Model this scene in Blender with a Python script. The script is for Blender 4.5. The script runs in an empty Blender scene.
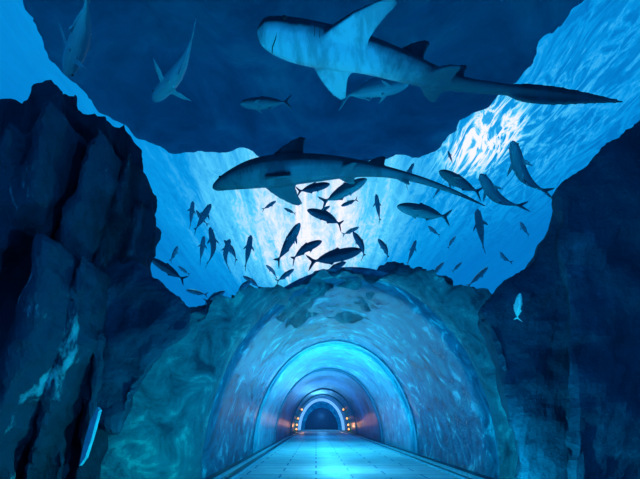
import bpy, bmesh, math, random
from mathutils import Vector, Matrix, noise
random.seed(7)
S = bpy.context.scene; COL = S.collection
S.view_settings.view_transform = 'Standard'
CX, CY, F, CH = 316.0, 421.0, 400.0, 1.0
TX, HW, TH = 0.6, 2.6, 3.62          # tunnel axis x, half width, height
TY = 6.85                            # where the lined tunnel starts

def P(x, y, Y): return Vector(((x-CX)/F*Y, Y, CH+(CY-y)/F*Y))
def PZ(x, y, Z):                      # point at height Z above the lens
    Y = F*Z/(CY-y); return Vector(((x-CX)/F*Y, Y, CH+Z))
def tag(o, label=None, cat=None, group=None, kind=None):
    if label: o['label'] = label
    if cat: o['category'] = cat
    if group: o['group'] = group
    if kind: o['kind'] = kind
    return o
def link(name, bm, m, parent=None, smooth=True):
    me = bpy.data.meshes.new(name)
    bmesh.ops.recalc_face_normals(bm, faces=bm.faces)
    bm.to_mesh(me); bm.free()
    if smooth:
        for p in me.polygons: p.use_smooth = True
    if m: me.materials.append(m)
    o = bpy.data.objects.new(name, me); COL.objects.link(o)
    if parent: o.parent = parent
    return o
def empty(name, loc=(0,0,0)):
    o = bpy.data.objects.new(name, None); COL.objects.link(o); o.location = loc; return o
def box(bm, x0,x1,y0,y1,z0,z1):
    vs = [bm.verts.new(v) for v in ((x0,y0,z0),(x1,y0,z0),(x1,y1,z0),(x0,y1,z0),(x0,y0,z1),(x1,y0,z1),(x1,y1,z1),(x0,y1,z1))]
    for f in ((0,3,2,1),(4,5,6,7),(0,1,5,4),(1,2,6,5),(2,3,7,6),(3,0,4,7)): bm.faces.new([vs[i] for i in f])

# ---------------------------------------------------------------- materials
class NT:
    def __init__(s, name):
        s.m = bpy.data.materials.new(name); s.m.use_nodes = True; s.t = s.m.node_tree; s.t.nodes.clear()
        s.out = s.n('ShaderNodeOutputMaterial')
    def n(s, typ, **kw):
        nd = s.t.nodes.new(typ)
        for k, v in kw.items():
            if k in nd.inputs: nd.inputs[k].default_value = v
            else: setattr(nd, k, v)
        return nd
    def l(s, a, b): s.t.links.new(a, b)
    def math(s, op, a, b=None, clamp=False):
        nd = s.n('ShaderNodeMath', operation=op); nd.use_clamp = clamp
        for i, v in enumerate((a, b)):
            if v is None: continue
            if isinstance(v, (int, float)): nd.inputs[i].default_value = v
            else: s.l(v, nd.inputs[i])
        return nd.outputs[0]
    def ramp(s, fac, stops):
        r = s.n('ShaderNodeValToRGB'); e = r.color_ramp.elements
        while len(e) < len(stops): e.new(0.5)
        for i, (p, c) in enumerate(stops): e[i].position = p; e[i].color = (*c, 1)
        s.l(fac, r.inputs[0]); return r.outputs[0]
    def coord(s, kind='Object', scale=(1,1,1), rot=(0,0,0)):
        tc = s.n('ShaderNodeTexCoord'); mp = s.n('ShaderNodeMapping'); mp.inputs['Scale'].default_value = scale; mp.inputs['Rotation'].default_value = rot
        s.l(tc.outputs[kind], mp.inputs[0]); return mp.outputs[0]
    def noise(s, vec, scale, detail=6, rough=.6, dist=0):
        nd = s.n('ShaderNodeTexNoise', Scale=scale, Detail=detail, Roughness=rough, Distortion=dist)
        s.l(vec, nd.inputs['Vector']); return nd.outputs[0]

def rock_mat(name, dark, mid, lite, scale=1.2, bump=.6, thr=.66, rough=.8, stretch=(1,1,1), lo=.35, spec=.2, soft=.05, dist=.6, rot=(0,0,0)):
    t = NT(name); v = t.coord('Object', stretch, rot)
    n1 = t.noise(v, scale, 9, .65, dist)
    c = t.ramp(n1, [(lo, dark), (.54, mid), (thr, mid), (thr+soft, lite)])
    n2 = t.noise(v, scale*4, 8, .7)
    b = t.n('ShaderNodeBump', Strength=bump, Distance=.12); t.l(n2, b.inputs['Height'])
    p = t.n('ShaderNodeBsdfPrincipled', Roughness=rough); p.inputs['Specular IOR Level'].default_value = spec; p.inputs['Specular Tint'].default_value = (.05,.6,1,1)
    t.l(c, p.inputs['Base Color']); t.l(b.outputs[0], p.inputs['Normal'])
    t.l(p.outputs[0], t.out.inputs[0]); return t.m
def plain(name, col, rough=.5, metal=0, emit=None, es=1):
    t = NT(name); p = t.n('ShaderNodeBsdfPrincipled', Roughness=rough, Metallic=metal)
    v = t.coord(); n1 = t.noise(v, 6, 4)
    c = t.ramp(n1, [(.3, tuple(k*.75 for k in col)), (.7, tuple(min(1,k*1.15) for k in col))]); t.l(c, p.inputs['Base Color'])
    if emit: p.inputs['Emission Color'].default_value = (*emit, 1); p.inputs['Emission Strength'].default_value = es
    t.l(p.outputs[0], t.out.inputs[0]); return t.m
def fish_mat(name, back, belly, spots=None, rough=.5, tail=None):
    t = NT(name); tc = t.n('ShaderNodeTexCoord'); sp = t.n('ShaderNodeSeparateXYZ'); t.l(tc.outputs['Normal'], sp.inputs[0])
    n1 = t.noise(tc.outputs['Object'], 5, 5)
    f = t.math('ADD', sp.outputs[2], t.math('MULTIPLY', t.math('SUBTRACT', n1, .5), .5))
    f = t.math('ADD', t.math('MULTIPLY', f, .5), .5)
    c = t.ramp(f, [(.2, belly), (.42, tuple((a+b)/2 for a, b in zip(back, belly))), (.5, back)])
    if tail:
        so = t.n('ShaderNodeSeparateXYZ'); t.l(tc.outputs['Object'], so.inputs[0])
        q = t.math('ADD', so.outputs[0], t.math('MULTIPLY', t.math('SUBTRACT', n1, .5), .9))
        mr = t.n('ShaderNodeMapRange', interpolation_type='SMOOTHSTEP'); mr.inputs['From Min'].default_value = tail[0]; mr.inputs['From Max'].default_value = tail[1]; t.l(q, mr.inputs[0])
        mx = t.n('ShaderNodeMix', data_type='RGBA'); t.l(t.math('MULTIPLY', mr.outputs[0], .9), mx.inputs[0]); t.l(c, mx.inputs[6]); mx.inputs[7].default_value = (*back, 1); c = mx.outputs[2]
    if spots:
        n3 = t.noise(t.coord('Object', (2.2,1,1)), 1.4, 7, .68, .5); k2 = t.ramp(n3, [(.46,(0,0,0)), (.58,(1,1,1))])
        mx = t.n('ShaderNodeMix', data_type='RGBA'); t.l(t.math('MULTIPLY', k2, .5), mx.inputs[0]); t.l(c, mx.inputs[6]); mx.inputs[7].default_value = (*spots, 1); c = mx.outputs[2]
    p = t.n('ShaderNodeBsdfPrincipled', Roughness=rough); p.inputs['Specular IOR Level'].default_value = .2; t.l(c, p.inputs['Base Color']); t.l(p.outputs[0], t.out.inputs[0]); return t.m

M = {}
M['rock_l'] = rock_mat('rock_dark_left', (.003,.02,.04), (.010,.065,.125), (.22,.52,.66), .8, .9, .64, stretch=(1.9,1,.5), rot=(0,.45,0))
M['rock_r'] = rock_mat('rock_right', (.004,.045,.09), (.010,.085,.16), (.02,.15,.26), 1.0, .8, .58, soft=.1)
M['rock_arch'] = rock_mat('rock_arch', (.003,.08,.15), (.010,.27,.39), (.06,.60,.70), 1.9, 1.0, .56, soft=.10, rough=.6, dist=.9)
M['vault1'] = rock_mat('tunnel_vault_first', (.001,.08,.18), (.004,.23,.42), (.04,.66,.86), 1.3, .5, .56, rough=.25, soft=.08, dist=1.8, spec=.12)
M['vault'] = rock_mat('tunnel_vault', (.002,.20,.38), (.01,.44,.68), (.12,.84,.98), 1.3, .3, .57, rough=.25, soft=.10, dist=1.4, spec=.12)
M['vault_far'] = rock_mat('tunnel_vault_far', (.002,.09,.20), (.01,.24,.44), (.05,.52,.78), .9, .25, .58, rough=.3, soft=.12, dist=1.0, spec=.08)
M['ceil'] = rock_mat('tank_roof', (.01,.16,.30), (.02,.27,.45), (.04,.46,.62), .45, .15, .54, soft=.2)
M['bed'] = rock_mat('sea_bed', (.05,.14,.18), (.10,.25,.30), (.2,.4,.44), 2, .6, .6)
M['ring'] = plain('ring_metal', (.03,.40,.62), .5, 0)
M['gutter'] = plain('gutter', (.008,.05,.10), .4)
M['rail'] = plain('rail', (.16,.66,.86), .4, .2)
M['dark'] = plain('dark', (.02,.12,.24), .6)
M['brass'] = plain('lamp_base', (.15,.12,.08), .4, .6)
M['warm'] = plain('lamp_glow', (1,.5,.15), .5, 0, (1,.40,.12), 2.2)
M['strip'] = plain('strip_glow', (.6,.85,1), .5, 0, (.2,.55,1), .7)
M['glint'] = plain('glint_paint', (.14,.38,.55), .8, 0)  # bright reflection put into a pale base colour
M['shark'] = fish_mat('shark_skin_pale', (.004,.03,.06), (.30,.64,.76), (.010,.09,.16), tail=(.9,1.6))
M['shark2'] = fish_mat('shark_skin_dark', (.004,.035,.06), (.06,.27,.38), (.015,.08,.13))
M['fish'] = fish_mat('fish_skin', (.016,.10,.16), (.14,.44,.58))
M['fish_s'] = fish_mat('fish_skin_silver', (.30,.55,.65), (.50,.75,.82))
M['fish_b'] = fish_mat('fish_skin_blue', (.05,.24,.36), (.28,.64,.78))
M['eye'] = plain('eye', (.005,.012,.018), .3)

# floor tiles
t = NT('floor_tiles'); v = t.coord('Object')
br = t.n('ShaderNodeTexBrick', Scale=1.0); br.offset = .5; br.inputs['Brick Width'].default_value = 1.3; br.inputs['Row Height'].default_value = .5
br.inputs['Mortar Size'].default_value = .02; br.inputs['Color1'].default_value = (.70,.90,.96,1); br.inputs['Color2'].default_value = (.54,.80,.90,1); br.inputs['Mortar'].default_value = (.08,.36,.54,1)
t.l(v, br.inputs['Vector']); n1 = t.noise(v, 1.5, 8, .7)
mx = t.n('ShaderNodeMix', data_type='RGBA', blend_type='MULTIPLY'); mx.inputs[0].default_value = .5
t.l(br.outputs[0], mx.inputs[6]); t.l(t.ramp(n1, [(.35,(.5,.6,.68)), (.62,(1,1,1))]), mx.inputs[7])
p = t.n('ShaderNodeBsdfPrincipled', Roughness=.5); p.inputs['Specular IOR Level'].default_value = .15; t.l(mx.outputs[2], p.inputs['Base Color']); t.l(p.outputs[0], t.out.inputs[0]); M['floor'] = t.m

# rippling water surface; glow, shafts and caustics painted into its emission
WZ = 9.2
t = NT('water_surface')
def blob(cx, cy, rx, ry):
    mp = t.n('ShaderNodeMapping'); tc = t.n('ShaderNodeTexCoord'); t.l(tc.outputs['Object'], mp.inputs[0])
    mp.inputs['Scale'].default_value = (1/rx, 1/ry, 0); mp.inputs['Location'].default_value = (-cx/rx, -cy/ry, 0)
    ln = t.n('ShaderNodeVectorMath', operation='LENGTH'); t.l(mp.outputs[0], ln.inputs[0])
    mr = t.n('ShaderNodeMapRange', interpolation_type='SMOOTHSTEP'); mr.inputs['From Min'].default_value = 0; mr.inputs['From Max'].default_value = 1; mr.inputs['To Min'].default_value = 1; mr.inputs['To Max'].default_value = 0
    t.l(ln.outputs['Value'], mr.inputs[0]); return mr.outputs[0]
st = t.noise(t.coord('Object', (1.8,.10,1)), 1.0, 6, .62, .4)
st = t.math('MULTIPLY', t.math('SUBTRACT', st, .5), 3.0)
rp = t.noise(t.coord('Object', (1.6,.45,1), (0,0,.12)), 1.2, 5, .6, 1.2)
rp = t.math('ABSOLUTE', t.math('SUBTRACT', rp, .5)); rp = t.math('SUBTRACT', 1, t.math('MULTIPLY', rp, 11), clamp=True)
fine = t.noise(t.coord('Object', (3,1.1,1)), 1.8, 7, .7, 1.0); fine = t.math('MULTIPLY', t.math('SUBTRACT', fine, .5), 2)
core = blob(-.6, 20, 10.0, 19); caustic = blob(5.5, 13.2, 1.9, 2.8); right = blob(7.5, 12, 5, 11); left = blob(-7, 8, 6, 10); rayc = blob(-.1,20,5.6,14)
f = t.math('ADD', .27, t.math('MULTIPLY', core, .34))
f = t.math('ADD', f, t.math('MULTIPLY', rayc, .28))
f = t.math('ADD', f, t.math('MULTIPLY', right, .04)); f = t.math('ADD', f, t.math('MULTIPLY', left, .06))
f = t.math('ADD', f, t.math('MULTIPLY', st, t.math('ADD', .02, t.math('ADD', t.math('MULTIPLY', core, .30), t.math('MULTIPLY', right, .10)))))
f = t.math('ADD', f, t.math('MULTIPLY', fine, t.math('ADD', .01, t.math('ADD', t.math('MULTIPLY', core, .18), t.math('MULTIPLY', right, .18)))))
amp = t.math('ADD', t.math('MULTIPLY', caustic, .75), t.math('ADD', t.math('MULTIPLY', right, .22), t.math('MULTIPLY', core, .10)))
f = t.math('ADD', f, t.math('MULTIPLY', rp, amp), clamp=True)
f = t.math('ADD', f, t.math('MULTIPLY', caustic, .15), clamp=True)
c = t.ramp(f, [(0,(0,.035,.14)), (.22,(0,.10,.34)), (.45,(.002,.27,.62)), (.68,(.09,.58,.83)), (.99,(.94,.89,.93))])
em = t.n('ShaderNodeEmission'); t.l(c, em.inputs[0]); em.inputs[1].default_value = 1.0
tr = t.n('ShaderNodeBsdfTransparent'); t.l(t.ramp(rp, [(0,(.24,.54,.70)), (1,(.28,.62,.80))]), tr.inputs[0])
ad = t.n('ShaderNodeAddShader'); t.l(em.outputs[0], ad.inputs[0]); t.l(tr.outputs[0], ad.inputs[1]); t.l(ad.outputs[0], t.out.inputs[0]); M['water'] = t.m

# ---------------------------------------------------------------- world, sun, added fill lights
w = bpy.data.worlds.new('World'); S.world = w; w.use_nodes = True
w.node_tree.nodes['Background'].inputs[0].default_value = (.001,.14,.40,1); w.node_tree.nodes['Background'].inputs[1].default_value = .66
def sun(rot, col, e):
    l = bpy.data.lights.new('sun', 'SUN'); l.color = col; l.energy = e; l.angle = .02
    o = bpy.data.objects.new('sun', l); o.rotation_euler = rot; COL.objects.link(o)
sun((math.radians(-22), math.radians(-8), 0), (.25,.85,1), 5)
def point(loc, col, e, r=.02):
    l = bpy.data.lights.new('lamp', 'POINT'); l.color = col; l.energy = e; l.shadow_soft_size = r
    o = bpy.data.objects.new('lamp', l); o.location = loc; COL.objects.link(o)
point((-1.3, 4.8, .2), (.01,.90,.88), 80)  # pair of unseen low lights added to brighten the teal arch flanks
point((2.3, 4.8, .2), (.01,.80,.95), 70)
point((.4, 2.0, 1.6), (.02,.46,.98), 165)  # unseen fill added near the camera for the arch and everything in front
point((.6, 8.2, .9), (.10,.68,1), 55)  # from here on, points without fixtures added to light floor and vaults
point((.6, 11.4, 1.2), (.05,.65,1), 40)
point((.6, 13.8, 2.0), (.10,.9,1), 160)
point((.6, 17.8, 2.0), (.05,.7,1), 90)
point((.6, 25, 2.0), (.03,.42,.98), 110)
point((.6, 34, 1.6), (.05,.38,.95), 60)
point((.6, 41, 2.2), (.10,.5,.95), 110)
point((.6, 45.5, 1.6), (.1,.5,.95), 8)

# ---------------------------------------------------------------- setting
bm = bmesh.new(); box(bm, -1.4, 2.5, -3, 45, -.2, 0); tag(link('floor', bm, M['floor'], smooth=False), kind='structure')
for i, (a, b) in enumerate(((-2.0,-1.4), (2.5,3.2))):
    bm = bmesh.new(); box(bm, a, b, -3, 45, -.2, -.03)
    tag(link('trim_%d' % (i+1), bm, M['gutter'], smooth=False), kind='structure')
for i, (a, sgn) in enumerate(((-1.44,-1), (2.54,1))):
    for j, d in enumerate((0, .28)):
        bm = bmesh.new(); box(bm, a+sgn*d-.02, a+sgn*d+.02, -3, 45, -.03, .03)
        tag(link('trim_%d' % (3+i*2+j), bm, M['rail'], smooth=False), kind='structure')
bm = bmesh.new()
for (a, b) in ((-30,-2.1), (3.3,30)): box(bm, a, b, -6, 50, -.5, -.12)
tag(link('ground', bm, M['bed'], smooth=False), kind='structure')
bm = bmesh.new(); vs = [bm.verts.new(v) for v in ((-45,-8,CH+WZ),(45,-8,CH+WZ),(45,60,CH+WZ),(-45,60,CH+WZ))]; bm.faces.new(vs)
tag(link('ceiling_water_surface', bm, M['water']), kind='structure')

def displaced(o, vox, ds, smooth=True):
    r = o.modifiers.new('r', 'REMESH'); r.mode = 'VOXEL'; r.voxel_size = vox; r.use_smooth_shade = smooth
    for k, (d, sc, ty) in enumerate(ds):
        tx = bpy.data.textures.new('t', ty); tx.noise_scale = sc
        if ty == 'CLOUDS': tx.noise_depth = 4
        m = o.modifiers.new('d', 'DISPLACE'); m.texture = tx; m.strength = d; m.mid_level = .5; m.texture_coords = 'GLOBAL'
    return o
def add_prism(bm, pts, off):
    a = [bm.verts.new(p) for p in pts]; b = [bm.verts.new(p+Vector(off)) for p in pts]; n = len(pts)
    bm.faces.new(a); bm.faces.new(b[::-1])
    for i in range(n): bm.faces.new([a[i], b[i], b[(i+1) % n], a[(i+1) % n]])
def prism(name, pts, off, m, slabs=()):
    bm = bmesh.new(); add_prism(bm, pts, off)
    for q in slabs: add_prism(bm, *q)
    return link(name, bm, m)
# dark roof slab of the tank, open toward the right and the back
edge = [(15,-60),(22,10),(36,40),(46,66),(80,90),(95,108),(128,128),(136,142),(158,143),(172,154),(200,149),(225,157),(250,153),(275,166),(300,160),(330,172),(352,166),(378,170),(400,160),(418,160),(440,147),(458,133),(462,120),(488,104),(500,90),(522,82),(534,72),(545,48),(568,30),(575,12),(592,-4),(625,-60)]
pts = [PZ(x, y, 8.3) for x, y in edge] + [Vector((9,-3,9.3)), Vector((-8,-3,9.3))]
o = prism('ceiling', pts, (0,0,.5), M['ceil']); displaced(o, .12, ((.8,1.9,'CLOUDS'), (.25,.6,'CLOUDS'))); tag(o, kind='structure')

def vault(name, y0, y1, m, th=.12, n=56):
    bm = bmesh.new(); ny = max(2, int((y1-y0)/.8)); grid = []
    for off in (0, th):
        g = []
        for j in range(ny+1):
            y = y0+(y1-y0)*j/ny
            g.append([bm.verts.new((TX-(HW+off)*math.cos(math.pi*i/n), y, (TH+off)*math.sin(math.pi*i/n)-.1)) for i in range(n+1)])
        grid.append(g)
    for g in grid:
        for j in range(ny):
            for i in range(n): bm.faces.new((g[j][i], g[j][i+1], g[j+1][i+1], g[j+1][i]))
    for j in (0, ny):
        for i in range(n): bm.faces.new((grid[0][j][i], grid[0][j][i+1], grid[1][j][i+1], grid[1][j][i]))
    return link(name, bm, m)
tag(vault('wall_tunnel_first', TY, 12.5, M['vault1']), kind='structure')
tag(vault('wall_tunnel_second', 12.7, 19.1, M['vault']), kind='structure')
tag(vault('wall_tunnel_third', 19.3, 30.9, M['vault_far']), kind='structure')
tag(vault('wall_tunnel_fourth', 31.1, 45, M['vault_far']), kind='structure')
def ring(y, wid, inn, m, label, name='tunnel_ring', cat='ring frame', group='ring frames round the tunnel'):
    bm = bmesh.new(); n = 64; L = []
    for i in range(n+1):
        a = math.pi*i/n; L.append([bm.verts.new((TX-(HW+k)*math.cos(a), yy, max(-.05, (TH+k)*math.sin(a)-.1))) for (k, yy) in ((-inn,y),(-.005,y),(-.005,y+wid),(-inn,y+wid))])
    for i in range(n):
        for j in range(4): bm.faces.new((L[i][j], L[i+1][j], L[i+1][(j+1)%4], L[i][(j+1)%4]))
    bm.faces.new(L[0]); bm.faces.new(L[-1])
    o = link(name, bm, m, smooth=False); return tag(o, label, cat, group)
ring(12.5, .2, .03, M['ring'], 'pale ring frame where the bright cyan tunnel section begins')
ring(19.1, .2, .04, M['ring'], 'ring frame between the bright cyan and the darker blue tunnel section')
ring(30.9, .25, .08, M['ring'], 'small ring frame deep in the tunnel in front of the orange lamps')
ring(37, .25, .12, M['ring'], 'second smallest ring frame, just behind the orange lamps')
ring(44.4, .2, .3, M['strip'], 'smallest glowing arch round the dark doorway at the tunnel end', 'light_arch', 'light arch')
# end wall with arched doorway
bm = bmesh.new(); n = 24; A = []; B = []
for i in range(n+1):
    a = math.pi*i/n; A.append(bm.verts.new((TX-2.8*math.cos(a), 45, 3.8*math.sin(a)))); B.append(bm.verts.new((TX-1.9*math.cos(a), 45, 2.5*math.sin(a))))
for i in range(n): bm.faces.new((A[i], A[i+1], B[i+1], B[i]))
tag(link('wall_back', bm, M['vault'], smooth=False), kind='structure')
bm = bmesh.new(); vs = [bm.verts.new((TX-1.95*math.cos(math.pi*i/n), 46, 2.6*math.sin(math.pi*i/n))) for i in range(n+1)]; bm.faces.new(vs)
tag(link('door_1', bm, M['dark'], smooth=False), kind='structure')

# ---------------------------------------------------------------- rock arch round the tunnel mouth
outer = [(-4.9,-.3),(-4.5,.9),(-3.8,1.8),(-3.1,2.35),(-2.3,2.7),(-1.7,2.9),(-1.1,3.15),(-.5,3.35),(0,3.50),(.5,3.60),(1.0,3.60),(1.6,3.55),(2.1,3.38),(2.5,3.18),(3.1,2.9),(3.7,2.6),(4.4,2.2),(5.2,1.6),(5.7,.9),(6.0,-.3)]
oa = [(math.atan2(z, -(x-TX)), math.hypot(x-TX, z)) for x, z in outer]
def orad(a):
    for (a0, r0), (a1, r1) in zip(oa, oa[1:]):
        if a0 <= a <= a1: k = (a-a0)/(a1-a0); return r0+(r1-r0)*k
    return oa[0][1] if a < oa[0][0] else oa[-1][1]
bm = bmesh.new(); N, K = 260, 76; G = []
for i in range(N+1):
    a = math.pi*i/N; row = []
    x0, z0 = TX-(HW-.01)*math.cos(a), (TH-.01)*math.sin(a)-.1; ro = max(orad(a), math.hypot(x0-TX, z0)+.10)*(1-.06*abs(math.cos(a))); x1, z1 = TX-ro*math.cos(a), ro*math.sin(a)-.1
    for j in range(K+1):
        s = j/K
        if s < .75:                                     # trumpet mouth opening toward the camera at both sides
            q = s/.75; qq = q**1.8; x = x0+(x1-x0)*qq; z = z0+(z1-z0)*qq; y = TY+.1-(.15+1.6*abs(math.cos(a)))*q**.75
            yend = y
        else:
            q = (s-.75)/.25; x, z = x1, z1; y = yend+q*3
        p = Vector((x, y, z)); k = min(1, .04+max(0,s-.2)*2.0)
        rg = 1-2*abs(noise.noise(p*1.5+Vector((9,2,5)))); rg2 = 1-2*abs(noise.noise(p*3.6+Vector((1,7,5))))
        d = noise.noise(p*.9)*.30+(rg-.5)*.16+(rg2-.5)*.10+noise.noise(p*3.0+Vector((3,1,4)))*.10+noise.noise(p*8)*.06
        rad = Vector((x-TX,0,z)).normalized()
        row.append(bm.verts.new(p+Vector(((x-TX)*.10, -.8, z*.08)).normalized()*d*k + rad*(d+.0)*.24*k))
    G.append(row)
for i in range(N):
    for j in range(K): bm.faces.new((G[i][j], G[i+1][j], G[i+1][j+1], G[i][j+1]))
tag(link('rock_arch', bm, M['rock_arch']), 'broad mottled teal rock arch wrapped round the tunnel mouth', 'rock arch')

# ---------------------------------------------------------------- rock walls
def rock(name, poly, Y, thick, side, m, label, cat='rock', group=None, vox=.06, ds=((.08,.9,'VORONOI'),(.10,.25,'VORONOI'),(.08,.35,'CLOUDS')), slabs=(), smooth=False):
    SL = []
    for (x0,y0,x1,y1,wd,fw) in slabs:      # long slanted strata standing proud of the face
        a = P(x0,y0,Y-fw); b = P(x1,y1,Y-fw*.6); d = (b-a).normalized(); s = Vector((d.z,0,-d.x)); w_ = wd/F*Y/2; tl = Vector((0,fw*.9,0))
        if s.x < 0: s = -s
        SL.append(([a-s*w_*.5+tl*.6, a+s*w_*.35-tl*.1, a.lerp(b,.3)+s*w_, b+s*w_*.8, b-s*w_+tl, a.lerp(b,.5)-s*w_*.9+tl], (side*.05, fw+.5, 0)))
    o = prism(name, [P(x, y, Y) for x, y in poly], (side*thick*.55, thick, 0), m, SL)
    displaced(o, vox, ds, smooth); return tag(o, label, cat, group)
gl = 'dark rock masses left of the tunnel'
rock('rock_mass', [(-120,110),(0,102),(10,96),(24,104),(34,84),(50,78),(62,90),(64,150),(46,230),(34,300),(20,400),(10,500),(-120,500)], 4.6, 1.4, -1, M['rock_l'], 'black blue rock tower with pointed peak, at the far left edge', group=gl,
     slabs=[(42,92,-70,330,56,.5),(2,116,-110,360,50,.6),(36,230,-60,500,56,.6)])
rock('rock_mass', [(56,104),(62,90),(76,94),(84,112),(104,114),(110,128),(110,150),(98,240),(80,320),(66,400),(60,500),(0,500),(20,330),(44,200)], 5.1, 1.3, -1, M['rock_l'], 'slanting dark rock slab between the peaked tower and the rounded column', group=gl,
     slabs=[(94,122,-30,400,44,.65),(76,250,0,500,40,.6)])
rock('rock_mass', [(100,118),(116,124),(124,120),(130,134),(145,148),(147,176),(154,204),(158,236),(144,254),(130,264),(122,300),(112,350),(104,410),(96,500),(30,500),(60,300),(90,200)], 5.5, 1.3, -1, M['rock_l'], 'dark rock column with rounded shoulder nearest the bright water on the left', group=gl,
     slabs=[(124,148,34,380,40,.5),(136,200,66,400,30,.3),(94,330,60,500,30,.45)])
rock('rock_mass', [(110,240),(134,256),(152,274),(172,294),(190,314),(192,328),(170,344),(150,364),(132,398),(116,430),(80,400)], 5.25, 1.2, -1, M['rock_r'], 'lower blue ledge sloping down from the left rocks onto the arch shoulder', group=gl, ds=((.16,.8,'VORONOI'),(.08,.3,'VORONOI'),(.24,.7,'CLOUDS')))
gr = 'blue rock masses right of the tunnel'
dr = ((.18,1.1,'VORONOI'),(.08,.4,'VORONOI'),(.34,.9,'CLOUDS'))
rock('rock_mass', [(780,20),(700,70),(640,116),(622,128),(606,140),(592,160),(572,174),(558,188),(562,214),(556,240),(566,280),(566,340),(570,410),(576,500),(780,500)], 5.0, 1.6, 1, M['rock_r'], 'tall smooth blue rock face filling the right edge', group=gr, ds=dr)
rock('rock_mass', [(640,160),(600,180),(566,200),(550,230),(534,250),(522,266),(504,284),(492,298),(480,310),(488,330),(502,370),(514,430),(528,500),(720,500)], 5.25, 1.4, 1, M['rock_r'], 'lower sloping blue rock stepping down to the arch on the right', group=gr, ds=dr)
for nm, sx in (('wall_left',-1), ('wall_right',1)):
    pts = [Vector((sx*16, 2, -.3)), Vector((sx*16, 40, -.3)), Vector((sx*16, 40, 5)), Vector((sx*16, 2, 4))]
    o = prism(nm, pts, (sx*1.0,0,0), M['rock_r']); displaced(o, .3, ((.6,2,'VORONOI'),(.6,1.5,'CLOUDS'))); tag(o, kind='structure')
bm = bmesh.new(); add_prism(bm, [P(x,y,4.2) for x,y in ((97,407),(99,410),(92,436),(85,458),(79,466),(84,442),(90,422))], (0,.06,0))
tag(link('glint_sliver', bm, M['glint'], smooth=False), 'thin pale blue sliver standing in for a glint on glass by the left rocks', 'glint sliver')  # added sliver in place of the reflection on lit glass

# boulders crowning the arch
BL = [(204,312,7.0,.24,'rounded teal boulder on the left shoulder of the arch below the swimming fish'),(232,304,7.1,.20,'small teal boulder just right of the left shoulder boulder'),(264,293,7.2,.24,'teal boulder halfway up the left slope of the arch'),
 (316,279,7.3,.24,'teal boulder just left of the crown of the arch'),(352,273,7.3,.20,'flat teal boulder at the crown of the arch'),(394,270,7.3,.28,'highest teal boulder, right of the arch crown'),(430,280,7.2,.24,'teal boulder at the top of the right slope of the arch'),(466,294,7.0,.24,'teal boulder low on the right slope beside the sloping rock')]
for x, y, Y, r, lab in BL:
    bm = bmesh.new(); bmesh.ops.create_icosphere(bm, subdivisions=4, radius=1)
    sd = Vector((x, y, 3))*.37; sc = Vector((r*random.uniform(1.2,1.7), r*1.2, r*random.uniform(.7,.9)))
    for v_ in bm.verts:
        d = 1+.40*noise.noise(v_.co*1.3+sd)+.22*noise.noise(v_.co*3.2+sd)+.08*noise.noise(v_.co*8+sd); v_.co = Vector((v_.co.x*sc.x, v_.co.y*sc.y, v_.co.z*sc.z))*d
    o = link('boulder', bm, M['rock_arch']); o.location = P(x, y+6, Y); tag(o, lab, 'boulder', 'boulders crowning the rock arch')

# ---------------------------------------------------------------- warm lamps deep in the tunnel
def lamp(x, z, y, lab):
    e = empty('wall_lamp', (x, y, z)); tag(e, lab, 'lamp', 'orange lamps deep in the tunnel')
    bm = bmesh.new(); bmesh.ops.create_cone(bm, cap_ends=True, segments=16, radius1=.11, radius2=.07, depth=.08); b = link('base', bm, M['brass'], e); b.location = (0,0,-.12)
    bm = bmesh.new(); bmesh.ops.create_uvsphere(bm, u_segments=16, v_segments=10, radius=.08); g = link('bulb', bm, M['warm'], e); g.scale = (1,1,1.2)
pos = ['lowest','second lowest','second highest','highest']
for side, sn in ((-1,'left'), (1,'right')):
    for i, a in enumerate((.08,.20,.38,.66)):
        xx = TX+side*(HW-.2)*math.cos(a); zz = (TH-.25)*math.sin(a)-.02
        lamp(xx, zz, 36.6, '%s orange lamp on the %s side of the ring deep in the tunnel' % (pos[i], sn))
point((-1.3,36,.5), (1,.42,.12), 22); point((2.5,36,.5), (1,.42,.12), 22)

# ---------------------------------------------------------------- sharks
def loft(bm, C_, W, H, n=20):
    rings = []
    for i, c in enumerate(C_):
        a = C_[max(0,i-1)]; b = C_[min(len(C_)-1,i+1)]; tdir = (b-a).normalized(); side = tdir.cross(Vector((0,0,1))).normalized(); up = side.cross(tdir)
        rings.append([bm.verts.new(c+side*math.cos(2*math.pi*k/n)*W[i]+up*math.sin(2*math.pi*k/n)*H[i]) for k in range(n)])
    for r0, r1 in zip(rings, rings[1:]):
        for k in range(n): bm.faces.new((r0[k], r0[(k+1)%n], r1[(k+1)%n], r1[k]))
    bm.faces.new(rings[0]); bm.faces.new(rings[-1][::-1])
def fin(bm, base0, base1, tip, th=.03, nrm=None):
    ch = base0-base1
    pts = [base0, base0*.7+tip*.3+ch*.10, base0*.4+tip*.6+ch*.14, base0*.12+tip*.88+ch*.10, tip, tip*.9+base1*.1-ch*.12, base1*.35+tip*.65-ch*.02, base1*.7+tip*.3+ch*.06, base1]
    nrm = nrm or (base1-base0).cross(tip-base0).normalized()
    tt = [th, th*.9, th*.7, th*.5, th*.4, th*.4, th*.6, th*.8, th]
    a = [bm.verts.new(p+nrm*q) for p, q in zip(pts, tt)]; b = [bm.verts.new(p-nrm*q) for p, q in zip(pts, tt)]
    for l in (a, b):
        for ids in ((0,1,7,8),(1,2,6,7),(2,3,5,6),(3,4,5)): bm.faces.new([l[i] for i in ids])
    for i in range(9): j = (i+1)%9; bm.faces.new((a[i], a[j], b[j], b[i]))
def interp(C_, u):
    x = u*(len(C_)-1); i = min(int(x), len(C_)-2); return C_[i].lerp(C_[i+1], x-i)
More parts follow.
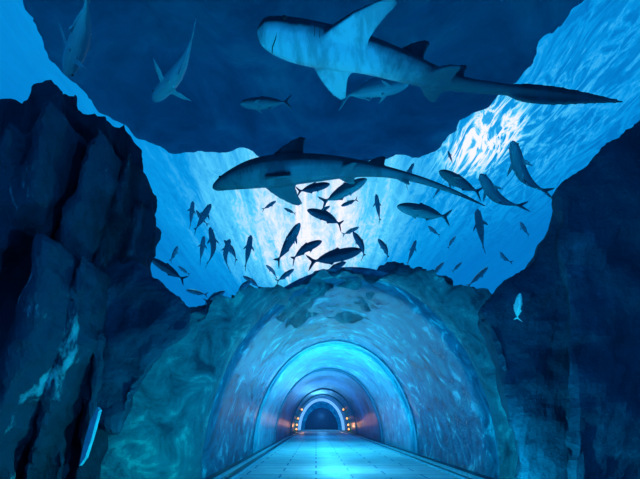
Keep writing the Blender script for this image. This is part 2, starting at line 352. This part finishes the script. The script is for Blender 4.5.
def resample(pl, vals, n):
    P_ = []; V_ = []; m = len(pl)
    for k in range(n+1):
        x = k/n*(m-1); i = min(int(x), m-2); q = x-i
        def cr(a,b,c,d): return .5*((2*b)+(c-a)*q+(2*a-5*b+4*c-d)*q*q+(-a+3*b-3*c+d)*q**3)
        g = lambda L, j: L[max(0,min(m-1,j))]
        P_.append(cr(g(pl,i-1),g(pl,i),g(pl,i+1),g(pl,i+2)))
        V_.append([max(.006, cr(*[g(vals,j)[c] for j in (i-1,i,i+1,i+2)])) for c in (0,1)])
    return P_, V_
def shark(px, half, Z, scale, m, label, fins, wk=1.1, hk=.9, blade=(.05,.085)):
    pl = [PZ(x, y, Z) for x, y in px]; org = pl[0].copy(); pl = [p-org for p in pl]
    # arc-length resample so u runs evenly along the body
    vals = [(h/scale*wk, h/scale*hk) for h in half]
    C0, V0 = resample(pl, vals, 200); cum = [0]
    for a, b in zip(C0, C0[1:]): cum.append(cum[-1]+(b-a).length)
    C_, V_ = [], []; NS = 90; j = 0
    for k in range(NS+1):
        tgt = cum[-1]*k/NS
        while j < 199 and cum[j+1] < tgt: j += 1
        q = (tgt-cum[j])/max(1e-6, cum[j+1]-cum[j]); C_.append(C0[j].lerp(C0[j+1], q)); V_.append([V0[j][c]*(1-q)+V0[j+1][c]*q for c in (0,1)])
    bm = bmesh.new(); loft(bm, C_, [v[0] for v in V_], [v[1] for v in V_], 28)
    up = Vector((0,0,1))
    def frame(u):
        c = interp(C_, u); d = (interp(C_, max(0,u-.03))-interp(C_, min(1,u+.03))).normalized(); s = d.cross(up).normalized()
        k = int(round(u*NS)); return c, d, s, V_[k][0], V_[k][1]           # s points to the right of travel
    for kind, u0, u1, ln, sweep, spread in fins:
        c0,d,s,w0,h0 = frame(u0); c1,_,_,w1,h1 = frame(u1)
        if kind in 'DA':
            sg = 1 if kind == 'D' else -1
            fin(bm, c0+up*sg*h0*.6, c1+up*sg*h1*.6, c0.lerp(c1,.5)+up*sg*(h0+ln)-d*sweep, th=.028, nrm=s)
        else:
            sg = 1 if kind == 'R' else -1
            dr = (s*sg*math.cos(spread)-up*math.sin(spread))
            fin(bm, c0+dr*w0*.5-up*h0*.3, c1+dr*w1*.5-up*h1*.3, c0.lerp(c1,.4)+dr*(w0+ln)-d*sweep, th=.03)
    # tail blade
    n0 = int(NS*.66); fr = [frame(k/NS) for k in range(n0, NS+1)]; top = []; bot = []
    for i, (c,d,s,w_,h_) in enumerate(fr):
        q = i/(len(fr)-1); e = math.sin(math.pi*q**.6) if 0 < q < 1 else 0
        top.append((c+up*(h_*.6+blade[0]*e), s)); bot.append((c-up*(h_*.6+blade[1]*e*(1-.4*q)), s))
    th = .016; A=[[bm.verts.new(p+s*th*sg) for p,s in top] for sg in (1,-1)]; B=[[bm.verts.new(p+s*th*sg) for p,s in bot] for sg in (1,-1)]
    L = len(top)
    for i in range(L-1):
        bm.faces.new((A[0][i],A[0][i+1],B[0][i+1],B[0][i])); bm.faces.new((A[1][i],B[1][i],B[1][i+1],A[1][i+1]))
        bm.faces.new((A[0][i],A[1][i],A[1][i+1],A[0][i+1])); bm.faces.new((B[0][i],B[0][i+1],B[1][i+1],B[1][i]))
    bm.faces.new((A[0][0],B[0][0],B[1][0],A[1][0])); bm.faces.new((A[0][-1],A[1][-1],B[1][-1],B[0][-1]))
    root = empty('shark', org); tag(root, label, 'shark', 'sharks gliding over the tunnel')
    o = link('body', bm, m, root); r = o.modifiers.new('r','REMESH'); r.mode='VOXEL'; r.voxel_size=.014; r.use_smooth_shade=True
    sm = o.modifiers.new('s','SMOOTH'); sm.iterations = 6; sm.factor=.5
    c,d,s,w_,h_ = frame(.055)
    for sg in (1,-1):
        b2 = bmesh.new(); bmesh.ops.create_uvsphere(b2, u_segments=14, v_segments=10, radius=.02); e = link('eye', b2, M['eye'], root); e.location = c+s*sg*w_*.95+up*h_*.25
    for sg in (1,-1):
        b2 = bmesh.new()
        for g in range(5):
            c,d,s,w_,h_ = frame(.125+g*.012)
            pr = None
            for q in range(5):
                an = math.radians(-30+q*10); p_ = c+s*sg*math.cos(an)*w_*.995+up*math.sin(an)*h_*.995
                cur = [b2.verts.new(p_+d*dd) for dd in (.002,-.002)]
                if pr: b2.faces.new((pr[0],cur[0],cur[1],pr[1]))
                pr = cur
        gg = link('gill_slits', b2, M['eye'], root); so = gg.modifiers.new('s','SOLIDIFY'); so.thickness=.008; so.offset=0
    b2 = bmesh.new(); pr=None
    for q in range(9):
        an = math.radians(-140+q*12.5); c,d,s,w_,h_ = frame(.035)
        p_ = c+s*math.cos(an)*w_*.99+up*math.sin(an)*h_*.99-d*.02*abs(q-4)/4; cur=[b2.verts.new(p_+d*dd) for dd in (.004,-.004)]
        if pr: b2.faces.new((pr[0],cur[0],cur[1],pr[1]))
        pr = cur
    mo = link('mouth', b2, M['eye'], root); so = mo.modifiers.new('s','SOLIDIFY'); so.thickness=.01; so.offset=0
    return root
shark([(257,30),(260,31),(267,33),(280,37),(300,42),(330,48),(365,55),(400,66),(430,76),(460,84),(500,89),(540,93),(580,97),(623,102)],
      [2,8,12,15,17,17,15,13,10,7,5.5,4.5,3,1.2], 3.2, 118, M['shark'], 'largest shark at the top, pale underside and long straight tail pointing right',
      [('D',.33,.42,.22,.20,0),('D',.47,.54,.13,.14,0),('L',.13,.25,.38,.34,.05),('R',.13,.24,.33,.22,.05),('L',.42,.50,.13,.10,.2),('R',.42,.50,.12,.12,.2)], blade=(.06,.10))
shark([(213,188),(216,187),(230,181),(255,174),(285,170),(318,168),(350,168),(380,171),(405,176),(430,183),(457,193),(485,206)],
      [1.5,4,8.5,13,14,12,8.5,5.5,4,3,2,1], 3.3, 74, M['shark2'], 'slender dark shark below the largest one, snout left and thin tail over the school',
      [('D',.20,.33,.25,.20,0),('D',.50,.57,.12,.12,0),('L',.20,.29,.34,.24,.7),('R',.18,.29,.38,.18,.35),('L',.42,.47,.09,.12,.3),('R',.42,.48,.10,.12,.3),('A',.60,.65,.06,.1,0)], blade=(.012,.025))

# ---------------------------------------------------------------- fish
def fish_mesh(name, m, bend=0, deep=.80, pect=.11, vox=.009):
    bm = bmesh.new()
    X = [.5,.485,.45,.38,.28,.15,0,-.12,-.22,-.30,-.36]; Hh = [.006,.03,.058,.095,.122,.135,.128,.10,.067,.036,.022]; Ww = [.006,.024,.042,.06,.07,.073,.066,.05,.032,.018,.012]
    bx = lambda x: bend*max(0, .15-x)**2
    C_ = [Vector((x, bx(x), 0)) for x in X]
    V_ = [(w_*1.1, h*deep) for w_, h in zip(Ww, Hh)]
    C2, V2 = resample(C_, V_, 34)
    loft(bm, C2, [v[0] for v in V2], [v[1] for v in V2], 16)
    Vv = lambda x, z, y=0: Vector((x, bx(x)+y, z))
    th = .008; ny = Vector((0,1,0))
    def plate(pts, t0=th, nrm=ny):
        a = [bm.verts.new(p+nrm*t0) for p in pts]; b = [bm.verts.new(p-nrm*t0) for p in pts]; bm.faces.new(a); bm.faces.new(b[::-1])
        for i in range(len(pts)): j=(i+1)%len(pts); bm.faces.new((a[i],b[i],b[j],a[j]))
    plate([Vv(-.33,.02),Vv(-.38,.05),Vv(-.44,.11),Vv(-.51,.17),Vv(-.48,.09),Vv(-.43,.02),Vv(-.42,0),Vv(-.33,0)])
    plate([Vv(-.33,-.02),Vv(-.38,-.05),Vv(-.44,-.11),Vv(-.51,-.17),Vv(-.48,-.09),Vv(-.43,-.02),Vv(-.42,0),Vv(-.33,0)])
    plate([Vv(.14,.11*deep),Vv(.09,.19*deep),Vv(.03,.165*deep),Vv(-.08,.145*deep),Vv(-.2,.10*deep),Vv(-.27,.06*deep),Vv(-.27,.02),Vv(0,.09*deep)])
    plate([Vv(0,-.11*deep),Vv(-.06,-.18*deep),Vv(-.11,-.14*deep),Vv(-.2,-.10*deep),Vv(-.27,-.055*deep),Vv(-.27,-.02),Vv(-.1,-.07*deep)])
    for s in (1,-1):
        n_ = Vector((.2,.3*s,1)).normalized()
        plate([Vv(.26,-.03,.05*s),Vv(.16,-.055,(.07+pect*.6)*s),Vv(.08,-.07,(.06+pect)*s),Vv(.13,-.05,(.05+pect*.4)*s),Vv(.19,-.04,.045*s)], .007, n_)
        plate([Vv(.2,-.10*deep,.02*s),Vv(.1,-.16*deep,.06*s),Vv(.12,-.10*deep,.02*s)], .007)
    me_o = link(name, bm, m)
    r = me_o.modifiers.new('r','REMESH'); r.mode='VOXEL'; r.voxel_size=vox; r.use_smooth_shade=True
    sm = me_o.modifiers.new('s','SMOOTH'); sm.iterations=2
    dg = bpy.context.evaluated_depsgraph_get(); me = bpy.data.meshes.new_from_object(me_o.evaluated_get(dg))
    bpy.data.objects.remove(me_o)
    if not me.materials: me.materials.append(m)
    return me
FM = {'a': fish_mesh('fish_straight', M['fish']), 'b': fish_mesh('fish_bent', M['fish'], .8), 'c': fish_mesh('fish_bent_other', M['fish'], -.8),
      's': fish_mesh('fish_silver', M['fish_s'], .4), 'l': fish_mesh('fish_large', M['fish_b'], .4, .85, .22)}
b2 = bmesh.new(); bmesh.ops.create_uvsphere(b2, u_segments=12, v_segments=8, radius=.016); tmp = link('eye', b2, M['eye']); EYE = tmp.data; bpy.data.objects.remove(tmp)
def fish(xh, yh, xt, yt, kind, label, group, Y=None, roll=None, up=None):
    Lp = math.hypot(xh-xt, yh-yt); yc = (yh+yt)/2
    if Y is None:
        Y = F*.85/Lp; ex = 2.75*F/(CY-yc); Y = max(Y, ex*1.12, 6.0); Y = min(Y, 7.6*F/(CY-yc))
        if abs((xh+xt)/2-TX*20-CX) < 130 and yc > 250: Y = max(Y, 9.8)
    dl = .35*(yt-yh)/F*Y
    H = P(xh, yh, Y-dl); T = P(xt, yt, Y+dl); L = (H-T).length
    x = (H-T).normalized()
    if up is None:
        up = Vector((0,0,1))
        if abs(x.z) > .8: up = Vector((random.choice((-1,1))*.5, .8, .3))
    up = Vector(up)
    y = up.cross(x).normalized(); z = x.cross(y)
    R = Matrix((x,y,z)).transposed().to_4x4()
    ro = Matrix.Rotation(math.radians(random.uniform(-20,20) if roll is None else roll), 4, 'X')
    e = empty('fish'); e.matrix_world = Matrix.Translation((H+T)/2) @ R @ ro @ Matrix.Diagonal((L,L,L,1))
    tag(e, label, 'fish', group)
    b = bpy.data.objects.new('body', FM[kind]); COL.objects.link(b); b.parent = e
    if Lp > 20:
        for s in (1,-1):
            q = bpy.data.objects.new('eye', EYE); COL.objects.link(q); q.parent = e; q.location = (.415, s*.052, .02)
    return e
G1 = 'fish schooling in the bright water'
FL = [
 (512,141,529,204,'b','largest dark fish of the school, upright at the upper right beside the rippling light'),
 (480,174,509,219,'b','dark fish heading up left, just left of the largest upright fish'),
 (439,171,482,194,'a','dark fish heading up left just above the tip of the slender shark tail'),
 (397,206,451,218,'a','long dark fish lying almost level, heading left below the slender shark tail'),
 (477,209,484,251,'a','dark upright fish hanging under the tip of the slender shark tail'),
 (488,267,467,287,'a','small dark fish tilted up right, low beside the right rocks'),
 (444,262,431,276,'b','small dark fish just above the right end of the arch crown'),
 (416,240,407,265,'a','dark fish standing steeply over the arch crown, right of centre'),
 (378,239,393,258,'c','small dark fish tilted head up left, left of the steep one over the crown'),
 (353,232,370,257,'c','dark fish tilted head up left at the centre right of the bright glow'),
 (376,194,380,222,'a','thin upright fish between the slender shark and the level long fish'),
 (367,179,320,204,'a','dark fish rising to the right directly under the slender shark body'),
 (307,210,346,223,'c','dark fish heading left in the middle of the bright glow'),
 (359,227,342,235,'a','tiny dark fish right of the fish heading left in the glow'),
 (300,223,276,264,'a','dark fish climbing steeply up right, left of the bright glow'),
 (322,241,287,256,'b','dark fish rising gently right, just right of the steep climber'),
 (362,250,307,263,'a','longest dark level fish low in the glow, heading right'),
 (346,262,319,275,'b','dark fish right under the longest level fish'),
 (193,201,190,228,'a','leftmost upright fish of the left cluster'),
 (211,204,194,232,'a','fish tilted up right, second from the left in the left cluster'),
 (210,227,218,265,'c','long upright fish in the middle of the left cluster'),
 (204,236,200,263,'a','short upright fish low in the left cluster behind the long upright one'),
 (230,239,220,268,'b','fish leaning right in the left cluster, right of the long upright one'),
 (224,240,241,260,'c','fish leaning left that crosses its neighbour in the left cluster'),
 (251,235,245,269,'a','rightmost upright fish of the left cluster'),
 (150,258,186,281,'a','large dark fish beside the shoulder of the left rock column'),
 (186,290,208,295,'a','small level fish heading left under the left cluster'),
 (225,291,204,302,'a','small fish rising right under the left cluster, above the shoulder boulder'),
 (252,280,232,294,'b','dark fish rising right above the left slope of the arch'),
 (243,276,262,287,'c','fish heading up left crossing behind the one over the left slope'),
 (294,269,276,282,'a','small fish rising right above the arch, left of its crown'),
 (266,265,280,277,'c','small fish heading up left beside the arch crown boulders'),
 (330,184,296,192,'a','fish partly hidden behind the belly of the slender shark'),
 (276,201,262,210,'a','tiny fish just under the front fin of the slender shark'),
 (448,151,453,164,'a','tiny fish above the slender shark tail, near the dark roof edge'),
 (414,163,401,186,'b','small fish rising right across the slender shark tail'),
 (441,186,433,198,'a','tiny fish just below the slender shark tail'),
 (178,246,170,262,'a','faint small fish between the left rock column and the left cluster'),
 (341,206,358,199,'a','tiny fish right of the middle of the bright glow heading left'),
 (520,222,529,236,'a','faint tiny fish low in the blue water left of the tall right rock'),
 (196,210,206,226,'b','small fish squeezed between the two leftmost upright fish'),
 (178,266,190,275,'a','tiny fish right of the large fish by the left rock column'),
 (330,206,316,214,'b','tiny fish just above the fish heading left in the glow'),
 (284,208,296,214,'a','tiny fish left of the middle of the bright glow, level with the leftward fish'),
 (462,262,452,272,'a','tiny fish between the arch crown and the low fish at the right rocks'),
 (500,252,508,264,'b','tiny fish in open water beside the lower sloping rock'),
 (428,226,440,236,'a','small faint fish under the long level fish below the slender shark tail'),
 (456,236,446,248,'b','small faint fish left of the upright fish hanging under the tail tip'),
]
for a in FL: fish(*a, G1)
fish(520,293,515,323,'s','pale silvery fish in front of the lower sloping rock at right', G1, Y=4.6, up=(0,.8,.6), roll=40)
G2 = 'larger blue fish below the dark roof'
fish(66,76,97,-2,'l','large blue fish with spread fins, topmost left above the peaked rock tower', G2, Y=5.2, roll=25, up=(0,.8,.6))
fish(153,101,207,40,'l','large blue fish diving down left under the roof, right of the topmost left one', G2, Y=5.6, roll=-25, up=(0,.8,.6))
fish(240,104,292,102,'a','dark fish in shadow under the roof, left above the slender shark', G2, Y=6.4)
fish(409,84,338,92,'l','blue fish with pale fins half hidden behind the largest shark', G2, Y=5.8, roll=10)

# ---------------------------------------------------------------- camera
cd = bpy.data.cameras.new('Camera'); cam = bpy.data.objects.new('Camera', cd); COL.objects.link(cam); S.camera = cam
cam.location = (0,0,CH); cam.rotation_euler = (math.radians(90),0,0)
cd.sensor_width = 36; cd.lens = F/640*36; cd.shift_x = 4/640; cd.shift_y = 181.5/640; cd.clip_start = .05
